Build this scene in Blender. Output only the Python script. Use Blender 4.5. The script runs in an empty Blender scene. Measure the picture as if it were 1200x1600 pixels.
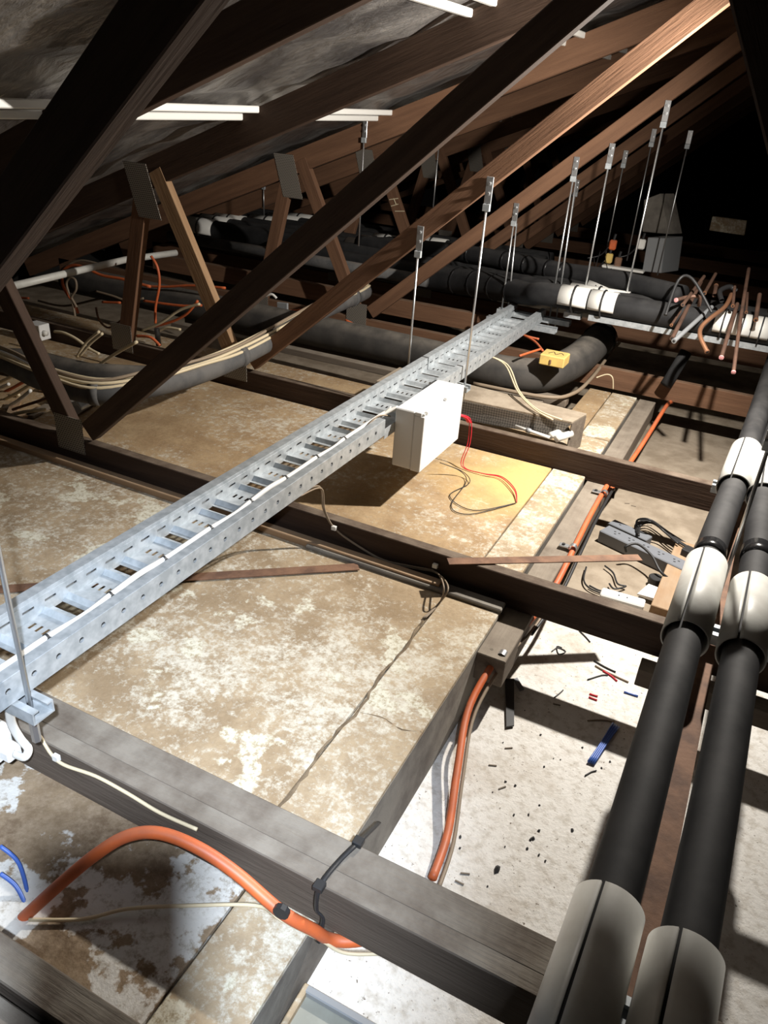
import bpy, bmesh, math, random
from mathutils import Vector, Matrix
SC = bpy.context.scene
COL = SC.collection
rnd = random.Random(7)
R = math.radians

# ---------------------------------------------------------------- camera
CH = 1.31
CAM = Vector((0, 0, CH))
yaw, pit, rol = R(24.695), R(28.704), R(4.343)
fwd = Vector((-math.sin(yaw)*math.cos(pit), math.cos(yaw)*math.cos(pit), -math.sin(pit)))
r0 = Vector((math.cos(yaw), math.sin(yaw), 0)); u0 = r0.cross(fwd)
cr = math.cos(rol)*r0 + math.sin(rol)*u0
cu = -math.sin(rol)*r0 + math.cos(rol)*u0
cam_d = bpy.data.cameras.new('camera'); cam = bpy.data.objects.new('camera', cam_d); COL.objects.link(cam)
cam_d.sensor_fit = 'HORIZONTAL'; cam_d.sensor_width = 36; cam_d.lens = 36; cam_d.clip_start = .01
cam.matrix_world = Matrix(((cr.x, cu.x, -fwd.x, CAM.x), (cr.y, cu.y, -fwd.y, CAM.y), (cr.z, cu.z, -fwd.z, CAM.z), (0, 0, 0, 1)))
SC.camera = cam
# ---------------------------------------------------------------- world, lamps, exposure
W = bpy.data.worlds.new('world'); SC.world = W; W.use_nodes = True
W.node_tree.nodes['Background'].inputs[0].default_value = (.9, .8, .7, 1)
W.node_tree.nodes['Background'].inputs[1].default_value = .006
def lamp(name, loc, aim, power, col, size, angle, blend, radius):
    d = bpy.data.lights.new(name, 'SPOT'); d.energy = power; d.color = col
    d.spot_size = R(angle); d.spot_blend = blend; d.shadow_soft_size = radius
    o = bpy.data.objects.new(name, d); COL.objects.link(o); o.location = loc
    o.rotation_euler = (Vector(aim)-Vector(loc)).to_track_quat('-Z', 'Y').to_euler()
    return o
lamp('flood_lamp', (.02, 2.41, 1.34), (-.78, 2.31, .74), 190, (1, .94, .86), 0, 178, .62, .018)
lamp('head_lamp', (.184, -.193, 1.652), (-.78, .62, .2), 400, (.76, .86, 1), 0, 46, 1.0, .02)
SC.view_settings.view_transform = 'Standard'; SC.view_settings.look = 'None'
SC.view_settings.exposure = 0; SC.view_settings.gamma = 1; SC.view_settings.use_curve_mapping = False

# ---------------------------------------------------------------- survey: photo pixel -> point on a known plane
def ray(x, y): return cr*((x-600)/1200) + cu*((800-y)/1200) + fwd
def gz(x, y, z): d = ray(x, y); return CAM + d*((z-CH)/d.z)
def gy(x, y, Y): d = ray(x, y); return CAM + d*(Y/d.y)
def gx(x, y, X): d = ray(x, y); return CAM + d*(X/d.x)

# ---------------------------------------------------------------- materials
def mat(name, col, rough=.6, metal=0, col2=None, scale=20, stretch=(1, 1, 1), dust=0, dustc=(.30, .25, .19), bump=0, bscale=60,
        lo=.4, hi=.6, detail=6, spec=.5, extra=None, bdist=.004):
    m = bpy.data.materials.new(name); m.use_nodes = True; nt = m.node_tree; N = nt.nodes; L = nt.links
    b = N['Principled BSDF']; b.inputs['Roughness'].default_value = rough; b.inputs['Metallic'].default_value = metal
    b.inputs['Specular IOR Level'].default_value = spec
    b.inputs['Base Color'].default_value = (*col, 1)
    tc = N.new('ShaderNodeTexCoord'); oi = N.new('ShaderNodeObjectInfo')
    mp = N.new('ShaderNodeMapping'); mp.inputs['Scale'].default_value = stretch
    ad = N.new('ShaderNodeVectorMath'); ad.operation = 'ADD'
    cb = N.new('ShaderNodeCombineXYZ'); mm = N.new('ShaderNodeMath'); mm.operation = 'MULTIPLY'; mm.inputs[1].default_value = 37
    L.new(oi.outputs['Random'], mm.inputs[0]); L.new(mm.outputs[0], cb.inputs[0]); L.new(mm.outputs[0], cb.inputs[2])
    L.new(tc.outputs['Object'], ad.inputs[0]); L.new(cb.outputs[0], ad.inputs[1]); L.new(ad.outputs[0], mp.inputs[0])
    def noise(s, d=detail, v=None, r=.6):
        n = N.new('ShaderNodeTexNoise'); n.inputs['Scale'].default_value = s; n.inputs['Detail'].default_value = d; n.inputs['Roughness'].default_value = r
        L.new(v or mp.outputs[0], n.inputs['Vector']); return n.outputs['Fac']
    def ramp(src, a, c):
        r = N.new('ShaderNodeMapRange'); r.inputs[1].default_value = a; r.inputs[2].default_value = c; L.new(src, r.inputs[0]); return r.outputs[0]
    def mix(f, a, c, mode='MIX'):
        x = N.new('ShaderNodeMix'); x.data_type = 'RGBA'; x.blend_type = mode
        if isinstance(f, (int, float)): x.inputs[0].default_value = f
        else: L.new(f, x.inputs[0])
        for i, q in ((6, a), (7, c)):
            if isinstance(q, tuple): x.inputs[i].default_value = (*q, 1)
            else: L.new(q, x.inputs[i])
        return x.outputs[2]
    cur = col
    if col2: cur = mix(ramp(noise(scale), lo, hi), col, col2)
    if extra: cur = extra(N, L, noise, ramp, mix, cur, tc)
    if dust:
        g = N.new('ShaderNodeNewGeometry'); s = N.new('ShaderNodeSeparateXYZ'); L.new(g.outputs['Normal'], s.inputs[0])
        up = ramp(s.outputs[2], .55, .95)
        n = ramp(noise(14, 6, tc.outputs['Object']), .25, .65)
        f = N.new('ShaderNodeMath'); f.operation = 'MULTIPLY'; L.new(up, f.inputs[0]); L.new(n, f.inputs[1])
        f2 = N.new('ShaderNodeMath'); f2.operation = 'MULTIPLY'; f2.inputs[1].default_value = dust; L.new(f.outputs[0], f2.inputs[0])
        cur = mix(f2.outputs[0], cur, dustc)
    if not isinstance(cur, tuple): L.new(cur, b.inputs['Base Color'])
    if bump:
        bp = N.new('ShaderNodeBump'); bp.inputs['Strength'].default_value = min(1, bump); bp.inputs['Distance'].default_value = bdist
        L.new(noise(bscale), bp.inputs['Height']); L.new(bp.outputs[0], b.inputs['Normal'])
    return m
def ex_panel(white, stain=False):
    def f(N, L, noise, ramp, mix, cur, tc):
        big = noise(2.2, 3); fine = noise(42, 9, r=.78); mid = noise(11, 7, r=.7)
        finer = noise(75, 8, r=.8)
        a = N.new('ShaderNodeMath'); a.operation = 'MULTIPLY_ADD'; a.inputs[1].default_value = .7; L.new(big, a.inputs[0]); L.new(fine, a.inputs[2])
        a2 = N.new('ShaderNodeMath'); a2.operation = 'MULTIPLY_ADD'; a2.inputs[1].default_value = .55; L.new(mid, a2.inputs[0]); L.new(a.outputs[0], a2.inputs[2])
        a4 = N.new('ShaderNodeMath'); a4.operation = 'MULTIPLY_ADD'; a4.inputs[1].default_value = .95; L.new(finer, a4.inputs[0]); L.new(a2.outputs[0], a4.inputs[2])
        w = ramp(a4.outputs[0], white+.56, white+.80)
        c = mix(ramp(finer, .42, .66), cur, (.20, .135, .075)); c = mix(.55, c, cur)
        c = mix(w, c, (.58, .54, .45))
        cream = noise(5, 9, r=.62)
        c = mix(ramp(cream, .575, .60), c, mix(ramp(finer, .40, .52), (.36, .30, .20), (.62, .59, .48))) if not stain else c
        if stain:
            d = N.new('ShaderNodeVectorMath'); d.operation = 'DISTANCE'; g = N.new('ShaderNodeNewGeometry'); L.new(g.outputs['Position'], d.inputs[0]); d.inputs[1].default_value = (-.56, 2.32, .18)
            a3 = N.new('ShaderNodeMath'); a3.operation = 'MULTIPLY_ADD'; a3.inputs[1].default_value = .35; L.new(noise(6), a3.inputs[0]); L.new(d.outputs['Value'], a3.inputs[2])
            c = mix(ramp(a3.outputs[0], .50, .24), c, (.62, .42, .17))
        return c
    return f
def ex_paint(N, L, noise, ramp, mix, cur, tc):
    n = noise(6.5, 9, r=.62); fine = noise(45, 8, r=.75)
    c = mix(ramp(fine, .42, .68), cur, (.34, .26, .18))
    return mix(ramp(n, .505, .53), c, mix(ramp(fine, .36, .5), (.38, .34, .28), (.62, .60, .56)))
def ex_floor(N, L, noise, ramp, mix, cur, tc):
    c = mix(ramp(noise(3, 4), .52, .78), cur, (.40, .33, .25))
    return mix(ramp(noise(140, 3), .66, .72), c, (.16, .13, .10))
M = {}
M['wood'] = mat('hardwood', (.070, .042, .028), .75, 0, (.040, .023, .015), 3, (1, 14, 14), .8, (.21, .165, .125), .5, 9, .3, .7, spec=.25)
M['wood_red'] = mat('reddish_hardwood', (.185, .098, .056), .75, 0, (.12, .062, .036), 3, (1, 14, 14), .5, (.25, .19, .14), .4, 9, .3, .7, spec=.25)
M['wood_pale'] = mat('pale_timber', (.36, .23, .13), .75, 0, (.25, .15, .08), 3, (1, 14, 14), .6, (.36, .28, .2), .4, 9, .3, .7, spec=.25)
M['wood_grey'] = mat('weathered_timber', (.20, .165, .13), .85, 0, (.12, .095, .075), 3, (1, 12, 12), .7, (.30, .26, .21), .5, 9, .3, .7, spec=.2)
M['wood_sister'] = mat('dusty_timber', (.12, .095, .075), .85, 0, (.085, .066, .052), 3, (1, 12, 12), .9, (.24, .215, .18), .6, 9, .3, .7, spec=.2)
M['plaster1'] = mat('dusty_plaster', (.29, .215, .135), .9, 0, (.39, .30, .195), 9, bump=.5, bscale=55, extra=ex_panel(1.00), spec=.1)
M['plaster2'] = mat('stained_plaster', (.34, .235, .135), .9, 0, (.44, .32, .19), 9, bump=.5, bscale=55, extra=ex_panel(1.06, True), spec=.1)
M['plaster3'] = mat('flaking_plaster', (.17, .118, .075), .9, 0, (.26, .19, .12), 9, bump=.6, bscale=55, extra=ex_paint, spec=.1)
M['plaster_rim'] = mat('flaky_plaster', (.34, .26, .17), .9, 0, (.42, .33, .22), 9, bump=.5, bscale=55, extra=ex_panel(.97), spec=.1)
M['rust_dirt'] = mat('brown_dirt', (.20, .15, .095), .95, 0, (.12, .085, .05), 30, bump=.4)
M['plaster_side'] = mat('grey_plaster', (.24, .22, .19), .9, 0, (.14, .125, .11), 7, bump=.4, bscale=30, spec=.1)
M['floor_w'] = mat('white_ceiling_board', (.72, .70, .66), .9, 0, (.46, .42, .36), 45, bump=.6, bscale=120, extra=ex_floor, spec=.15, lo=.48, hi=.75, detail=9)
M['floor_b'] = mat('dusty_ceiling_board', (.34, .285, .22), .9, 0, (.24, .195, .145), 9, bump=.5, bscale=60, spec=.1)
M['galv'] = mat('galvanised_steel', (.50, .53, .55), .5, .45, (.36, .39, .41), 45, lo=.35, hi=.65, detail=2)
M['zinc'] = mat('zinc_rod', (.66, .67, .68), .35, .9)
M['plate'] = mat('nail_plate_steel', (.34, .32, .29), .55, .7, (.15, .14, .12), 260, lo=.45, hi=.55, detail=0)
M['foil'] = mat('foil_sarking', (.50, .48, .46), .36, .8, (.20, .19, .19), 2.2, (1, 2.4, 1), bump=1, bscale=6, bdist=.03)
M['foam'] = mat('black_foam', (.013, .013, .014), .7, 0, (.024, .024, .025), 9, dust=.22, dustc=(.13, .125, .12), spec=.25)
M['lag'] = mat('dusty_black_lagging', (.035, .033, .031), .8, 0, (.06, .055, .05), 8, dust=.7, dustc=(.18, .16, .135), bump=.3, bscale=20, spec=.3)
M['lag_grey'] = mat('grey_lagging', (.075, .076, .078), .75, 0, (.13, .125, .12), 8, dust=.6, dustc=(.20, .17, .14), spec=.3)
M['tape'] = mat('black_vinyl_tape', (.012, .012, .013), .22)
M['black'] = mat('black_plastic', (.02, .02, .021), .5)
M['pvc'] = mat('white_pvc', (.74, .73, .69), .4)
M['pvc_dirty'] = mat('greyed_pvc', (.62, .62, .58), .45, 0, (.54, .53, .49), 12)
M['whitepl'] = mat('white_plastic', (.78, .78, .77), .22)
M['cablew'] = mat('white_cable', (.72, .71, .67), .5)
M['cabley'] = mat('cream_cable', (.66, .56, .38), .55)
M['cableg'] = mat('brownish_cable', (.26, .20, .14), .6)
M['orange'] = mat('orange_sheath', (.62, .13, .035), .5, 0, (.48, .11, .04), 14, dust=.25, dustc=(.4, .25, .17))
M['red'] = mat('red_wire', (.62, .02, .04), .4)
M['blue'] = mat('blue_wire', (.05, .12, .42), .4)
M['copper'] = mat('copper', (.22, .125, .088), .55, .5, (.11, .068, .052), 18, lo=.35, hi=.7)
M['copper_new'] = mat('bright_copper', (.46, .23, .13), .42, .7)
M['pink'] = mat('pink_cap', (.75, .36, .36), .5)
M['yellow'] = mat('yellow_cover', (.72, .52, .16), .5, 0, (.60, .42, .14), 14)
M['rust'] = mat('rusty_steel', (.23, .125, .075), .75, .2, (.13, .070, .045), 16, bump=.3, bscale=60)
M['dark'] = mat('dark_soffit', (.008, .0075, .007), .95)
M['greysteel'] = mat('grey_painted_steel', (.28, .29, .30), .5, .2)
M['troffer'] = mat('dusty_steel_tray', (.36, .37, .32), .6, .3, (.28, .28, .24), 8)
M['strip'] = mat('grey_powerboard', (.16, .17, .19), .55)
M['ink'] = mat('grey_ink', (.25, .25, .25), .7)
def ex_nail(N, L, noise, ramp, mix, cur, tc):
    w = N.new('ShaderNodeTexBrick'); w.inputs['Scale'].default_value = 60; w.inputs['Mortar Size'].default_value = .12; w.inputs['Brick Width'].default_value = .6; w.inputs['Row Height'].default_value = .45
    mp = N.new('ShaderNodeMapping'); mp.inputs['Rotation'].default_value = (R(90), 0, 0); L.new(tc.outputs['Object'], mp.inputs[0]); L.new(mp.outputs[0], w.inputs[0])
    return mix(w.outputs['Fac'], (.055, .048, .042), (.30, .27, .23))
M['plate'] = mat('nail_plate_steel', (.3, .3, .3), .6, .4, extra=ex_nail)
def ex_tread(N, L, noise, ramp, mix, cur, tc):
    w = N.new('ShaderNodeTexChecker'); w.inputs['Scale'].default_value = 150
    mp = N.new('ShaderNodeMapping'); mp.inputs['Rotation'].default_value = (0, R(45), 0); L.new(tc.outputs['Object'], mp.inputs[0]); L.new(mp.outputs[0], w.inputs[0])
    return mix(w.outputs['Fac'], (.20, .18, .155), (.09, .08, .07))
M['mesh'] = mat('diamond_mesh', (.2, .18, .16), .6, .3, extra=ex_tread)

# ---------------------------------------------------------------- object helpers
WL = {}
def tag(o, label=None, cat=None, group=None, kind=None):
    for k, v in (('label', label), ('category', cat), ('group', group), ('kind', kind)):
        if v: o[k] = v
    return o
def root(name, loc, label, cat, group=None):
    o = bpy.data.objects.new(name, None); COL.objects.link(o); o.location = loc; o.empty_display_size = .05
    WL[o.name] = Vector(loc); return tag(o, label, cat, group)
def link(name, me, m, parent, loc, rot=None, smooth=False, bevel=0, mods=None):
    if m is not None and not me.materials: me.materials.append(m)
    if smooth:
        for p in me.polygons: p.use_smooth = True
    o = bpy.data.objects.new(name, me); COL.objects.link(o)
    loc = Vector(loc); WL[o.name] = loc
    if parent is not None: o.parent = parent; o.location = loc - WL[parent.name]
    else: o.location = loc
    if rot is not None: o.rotation_euler = rot.to_euler()
    if bevel:
        b = o.modifiers.new('bevel', 'BEVEL'); b.width = bevel; b.segments = 1; b.limit_method = 'ANGLE'
    return o
class MB:
    """collects shapes in world metres, then links them as one mesh"""
    def __init__(s): s.v = []; s.f = []
    def add(s, vs, fs):
        n = len(s.v); s.v += [Vector(v) for v in vs]; s.f += [[i+n for i in f] for f in fs]; return s
    def box(s, a, b):
        (x0, y0, z0), (x1, y1, z1) = a, b
        return s.add([(x0,y0,z0),(x1,y0,z0),(x1,y1,z0),(x0,y1,z0),(x0,y0,z1),(x1,y0,z1),(x1,y1,z1),(x0,y1,z1)],
                     [(3,2,1,0),(4,5,6,7),(0,1,5,4),(1,2,6,5),(2,3,7,6),(3,0,4,7)])
    def hexa(s, p): # bottom 4 ccw, top 4 ccw
        return s.add(p, [(3,2,1,0),(4,5,6,7),(0,1,5,4),(1,2,6,5),(2,3,7,6),(3,0,4,7)])
    def prism(s, pts, d):
        n = len(pts); d = Vector(d); P = [Vector(p) for p in pts]
        return s.add(P+[p+d for p in P], [list(range(n))[::-1], [i+n for i in range(n)]]+[(i, (i+1) % n, (i+1) % n+n, i+n) for i in range(n)])
    def tube(s, pts, r, n=10, cap=True, a0=0, a1=2*math.pi, flat=1, up=None):
        P = [Vector(p) for p in pts]; rs = r if isinstance(r, (list, tuple)) else [r]*len(P)
        full = a1-a0 > 6.28; k = n if full else n+1; base = len(s.v); u = None
        for i, p in enumerate(P):
            t = (P[min(i+1, len(P)-1)]-P[max(i-1, 0)]).normalized()
            if u is None:
                u = Vector(up) if up else (Vector((0, 0, 1)) if abs(t.z) < .9 else Vector((1, 0, 0)))
            u = (u-t*u.dot(t)).normalized(); w = t.cross(u)
            for j in range(k):
                a = a0+(a1-a0)*j/n
                s.v.append(p+u*(math.cos(a)*rs[i]*flat)+w*(math.sin(a)*rs[i]))
        for i in range(len(P)-1):
            for j in range(n):
                q = (j+1) % k
                s.f.append([base+i*k+j, base+i*k+q, base+(i+1)*k+q, base+(i+1)*k+j][::-1])
        if cap and full:
            s.f.append([base+j for j in range(k)]); s.f.append([base+(len(P)-1)*k+j for j in range(k)][::-1])
        return s
    def done(s, name, m, parent=None, smooth=False, bevel=0, origin=None):
        xs = [v.x for v in s.v]; ys = [v.y for v in s.v]; zs = [v.z for v in s.v]
        c = Vector(((min(xs)+max(xs))/2, (min(ys)+max(ys))/2, min(zs))) if origin is None else Vector(origin)
        me = bpy.data.meshes.new(name); me.from_pydata([v-c for v in s.v], [], s.f); me.update()
        return link(name, me, m, parent, c, None, smooth, bevel)
def smooth_path(pts, n=6):
    P = [Vector(p) for p in pts]; out = []
    for i in range(len(P)-1):
        a, b, c, d = P[max(i-1, 0)], P[i], P[i+1], P[min(i+2, len(P)-1)]
        for k in range(n):
            t = k/n; out.append(.5*((2*b)+(c-a)*t+(2*a-5*b+4*c-d)*t*t+(3*b-a-3*c+d)*t**3))
    return out+[P[-1]]
def cable(name, pts, r, m, label=None, cat='cable', group=None, parent=None, n=8, sub=6, flat=1):
    o = MB().tube(smooth_path(pts, sub), r, n, flat=flat).done(name, m, parent, smooth=True)
    return tag(o, label, cat if parent is None else None, group) if label else o
def beam(name, p0, p1, side, w, h, m, parent=None, bevel=.002):
    """timber from p0 to p1 (axis), thickness w along `side`, depth h across; local X runs along the grain"""
    p0, p1 = Vector(p0), Vector(p1); x = (p1-p0).normalized(); y = Vector(side); y = (y-x*y.dot(x)).normalized(); z = x.cross(y)
    Lh = (p1-p0).length/2
    b = MB().box((-Lh, -w/2, -h/2), (Lh, w/2, h/2)); me = bpy.data.meshes.new(name); me.from_pydata(b.v, [], b.f); me.update()
    return link(name, me, m, parent, (p0+p1)/2, Matrix((x, y, z)).transposed(), False, bevel)
def dup(o, off, label=None, group=None, parent=None):
    c = o.copy(); COL.objects.link(c); off = Vector(off)
    if parent is None: c.location = o.location+off
    else: c.parent = parent
    WL[c.name] = WL[o.name]+off
    if label: c['label'] = label
    if group: c['group'] = group
    for ch in list(o.children): dup(ch, off, parent=c)
    return c

# ================================================================ the setting
JT, JB, PT = .26, .165, .182
def struct(o): o['kind'] = 'structure'; return o
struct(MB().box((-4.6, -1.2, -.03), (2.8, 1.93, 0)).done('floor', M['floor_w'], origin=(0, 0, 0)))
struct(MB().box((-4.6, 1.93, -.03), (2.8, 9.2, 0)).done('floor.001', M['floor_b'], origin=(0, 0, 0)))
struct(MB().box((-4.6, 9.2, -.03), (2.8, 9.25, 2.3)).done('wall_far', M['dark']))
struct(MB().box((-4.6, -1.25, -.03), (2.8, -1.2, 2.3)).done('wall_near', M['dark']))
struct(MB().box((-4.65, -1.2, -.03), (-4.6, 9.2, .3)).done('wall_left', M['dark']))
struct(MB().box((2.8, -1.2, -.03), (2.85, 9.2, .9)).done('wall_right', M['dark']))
# roof: foil under the tiles, gently sagging between the rafters
def roof(x0, x1, zf, name):
    nx, ny = 60, 130; vs = []; fs = []
    for j in range(ny+1):
        y = -1.2+10.4*j/ny
        for i in range(nx+1):
            x = x0+(x1-x0)*i/nx
            s = .018*math.sin(3.1*x+2.3*y)*math.sin(5.2*y+1.3*x)+.010*math.sin(13*x+3*y)*math.sin(9*y-4*x)+.006*math.sin(31*x-11*y)
            vs.append((x, y, zf(x)+.02+s))
    for j in range(ny):
        for i in range(nx):
            a = j*(nx+1)+i; fs.append((a, a+nx+1, a+nx+2, a+1))
    return struct(MB().add(vs, fs).done(name, M['foil'], smooth=True))
RL = lambda x: 1.817+.40*x          # underside of the rafters
RX = .05
RR = lambda x: RL(RX)-.40*(x-RX)
roof(-4.6, RX, lambda x: RL(x)+.125, 'ceiling')
roof(RX, 2.9, lambda x: RR(x)+.125, 'ceiling.001')

# ================================================================ roof trusses
def truss(y, label, mats, sister=False):
    t = root('roof_truss', (-1.87, y+.0175, JB), label, 'truss', 'roof trusses')
    yc = y+.0175; yw = yc-.0012; S = (0, 1, 0); w = .035
    beam('bottom_chord', (-4.0, yc, (JT+JB)/2), (2.6, yc, (JT+JB)/2), S, w, JT-JB, mats[0], t)
    k = .40; c = math.cos(math.atan(k)); h = .105
    off = h/2/c
    beam('top_chord', (-4.3, yc, RL(-4.3)+off), (RX, yc, RL(RX)+off), S, w, h, mats[1], t)
    beam('top_chord', (RX, yc, RR(RX)+off), (2.6, yc, RR(2.6)+off), S, w, h, mats[1], t)
    D = lambda x: 1.8515+.863*x
    beam('web', (-1.80, yw, D(-1.80)), (-.10, yw, D(-.10)), S, w, .064, mats[2], t)
    beam('web', (2*RX+1.80, yw, D(-1.80)), (2*RX+.10, yw, D(-.10)), S, w, .064, mats[2], t)
    beam('web', (-2.235, yw, .982), (-1.878, yw, .275), S, w, .066, mats[3], t)
    beam('web', (-2.318, yw, .875), (-2.475, yw, .268), S, w, .068, mats[4], t)
    for (x0, x1, z0, z1, sh) in ((-1.935, -1.818, .215, .335, 0), (-2.545, -2.43, .215, .335, 0), (-2.36, -2.245, .80, 1.00, -.03)):
        MB().hexa([(x0-sh, y-.003, z0), (x1-sh, y-.003, z0), (x1-sh, y, z0), (x0-sh, y, z0), (x0+sh, y-.003, z1), (x1+sh, y-.003, z1), (x1+sh, y, z1), (x0+sh, y, z1)]).done('nail_plate', M['plate'], t)
    return t
wd, wr, wp = M['wood'], M['wood_red'], M['wood_pale']
TY = [.65, 1.62, 2.50, 3.55, 4.40, 5.30, 6.2, 7.1, 8.0]
truss(TY[0], 'nearest dark roof truss, its long diagonal filling the top left corner', (M['wood_sister'], wd, wd, wd, wd))
truss(TY[1], 'second dark roof truss from the front, crossing under the cable tray', (wd, wd, wd, wd, wd))
truss(TY[2], 'third roof truss, diagonal lit tan and holding the two nearest rod hangers', (wd, wd, wr, wp, wr))
truss(TY[3], 'fourth roof truss behind the elbow duct, diagonal with several rod hangers', (wr, wr, wr, wr, wr))
t5 = truss(TY[4], 'fifth roof truss, dim, behind the bank of black pipes', (wr, wr, wr, wr, wr))
for y, l in ((5.3, 'sixth roof truss, faint reddish timber deep in the attic'), (6.2, 'seventh roof truss, barely lit, deep in the attic'), (7.1, 'second furthest roof truss, almost black'), (8.0, 'furthest roof truss, lost in the dark')):
    dup(t5, (0, y-4.40, 0), l)
for q in (((608, 312), (622, 310)), ((615, 310), (619, 320)), ((611, 322), (622, 319)), ((617, 330), (632, 330))):
    MB().tube([gy(x, y, 4.396) for x, y in q], .0028, 5).done('chalk_stroke', M['cabley'], t5)
def timber(name, p0, p1, side, w, h, m, label, cat='timber', group=None):
    o = beam(name, p0, p1, side, w, h, m); return tag(o, label, cat, group)
timber('sister_joist', (-3.7, .711, .208), (2.5, .711, .208), (0, 1, 0), .058, .105, M['wood_sister'], 'dusty grey timber doubled against the nearest joist, dark zip tie around it', 'joist')
timber('walkway_timber', (-2.5, .350, .20), (2.0, .350, .20), (0, 1, 0), .048, .12, M['wood_sister'], 'grey timber cut off by the bottom left corner', 'joist')
timber('walkway_timber', (-2.5, .297, .19), (2.0, .297, .19), (0, 1, 0), .045, .11, M['wood_sister'], 'darker timber outermost in the bottom left corner', 'joist')
timber('timber_prop', (-.215, .705, 1.73), (.60, .705, .26), (0, 1, 0), .035, .10, wd, 'dark slanting timber prop along the top right edge', 'timber')
# long ceiling batten beside the raised panels
timber('ceiling_batten', (-.345, 1.41, .125), (-.345, 3.50, .125), (0, 0, 1), .078, .072, M['wood_grey'], 'grey brown batten running away beside the orange conduit', 'batten')
timber('floor_batten', (-.01, 2.04, .02), (.0, 2.49, .02), (0, 0, 1), .04, .09, wp, 'pale batten on the ceiling board under the near black pipe', 'batten')
timber('floor_batten', (.03, 1.45, .09), (.03, 1.62, .09), (0, 0, 1), .05, .05, wp, 'short pale packer at the end of the second joist', 'batten')
timber('batten_offcut', (-.03, 1.585, .135), (.4, 1.585, .135), (0, 1, 0), .05, .05, M['wood_grey'], 'grey batten tucked under the second joist beside the pipes', 'batten')
timber('fillet_strip', (-3.2, 1.585, .19), (-.55, 1.585, .19), (0, 1, 0), .03, .02, wp, 'thin pale fillet strip along the foot of the second joist', 'batten')
timber('support_plank', (-2.6, 2.97, .215), (-.70, 3.00, .215), (0, 0, 1), .03, .045, M['wood_grey'], 'narrow plank under the front of the elbow duct', 'plank')
timber('support_plank', (-2.6, 3.08, .215), (-.62, 3.10, .215), (0, 0, 1), .03, .055, M['wood_grey'], 'narrow plank under the back of the elbow duct', 'plank')

# ================================================================ raised plaster panels between the joists
def panel(name, x0, x1, xs, y0, y1, mm, label, zt=PT, drop=0):
    t = root(name, ((x0+x1)/2, (y0+y1)/2, 0), label, 'panel')
    MB().box((x0, y0, zt-.012), (xs-.003, y1, zt)).done('sheet', mm, t, bevel=.002)
    MB().box((xs+.002, y0, zt-.012), (x1, y1, zt+.001)).done('rim_board', M['plaster_rim'], t, bevel=.002)
    MB().box((x1-.012, y0, 0), (x1, y1, zt-.012)).done('side_board', M['plaster_side'], t)
    MB().box((x1-.016, y0, zt-.05), (x1-.012, y1, zt-.012)).done('lining', M['plaster_side'], t)
    return t
panel('plaster_panel', -3.6, -.380, -.527, .742, 1.60, M['plaster1'], 'large dusty raised plaster panel in front of the second joist')
MB().box((-.95, 1.56, PT), (-.376, 1.60, PT+.012)).done('ledge', M['plaster_side'], bpy.data.objects['plaster_panel'], bevel=.003)
panel('plaster_panel', -3.6, -.388, -.505, 1.656, 2.49, M['plaster2'], 'orange stained plaster panel under the junction box')
panel('plaster_panel', -3.6, -.388, -.56, 2.536, 2.86, M['plaster2'], 'narrow plaster panel behind the third joist, mostly under the cable tray')
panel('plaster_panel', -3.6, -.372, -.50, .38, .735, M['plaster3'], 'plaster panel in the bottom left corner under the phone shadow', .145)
panel('plaster_panel', -.60, -.388, -.50, 2.87, 3.45, M['plaster2'], 'small lit plaster panel right of the elbow duct')
pp = bpy.data.objects['plaster_panel']
for q, r_ in ((((-.527, .745), (-.522, .86), (-.529, .97), (-.520, 1.08), (-.528, 1.20), (-.523, 1.32), (-.532, 1.42), (-.53, 1.50)), .004), (((-.525, 1.07), (-.47, 1.085), (-.42, 1.075), (-.382, 1.09)), .0025)):
    P = [(x+rnd.uniform(-.003, .003), y+rnd.uniform(-.004, .004), PT+.0005) for x, y in smooth_path([(a, b, 0) for a, b in q], 6) for z in (0,)] if False else [Vector((v.x+rnd.uniform(-.003, .003), v.y, PT+.0005)) for v in smooth_path([(a, b, 0) for a, b in q], 6)]
    MB().tube(P, [r_*rnd.uniform(.4, 1.2) for _ in P], 6, flat=.35).done('seam_crust', M['rust_dirt'], pp)
# steel light housing, bottom right of the corner panel
t = root('light_housing', (-.1, .5, 0), 'dusty steel light housing at the bottom edge beside the corner panel', 'light fitting')
MB().box((-.36, .2, .0), (.35, .622, .022)).done('back_plate', M['troffer'], t)
MB().box((-.36, .615, .022), (.35, .628, .036)).done('lip', M['greysteel'], t, bevel=.002)
MB().box((-.366, .2, .0), (-.356, .628, .036)).done('lip', M['plaster_rim'], t, bevel=.002)

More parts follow.
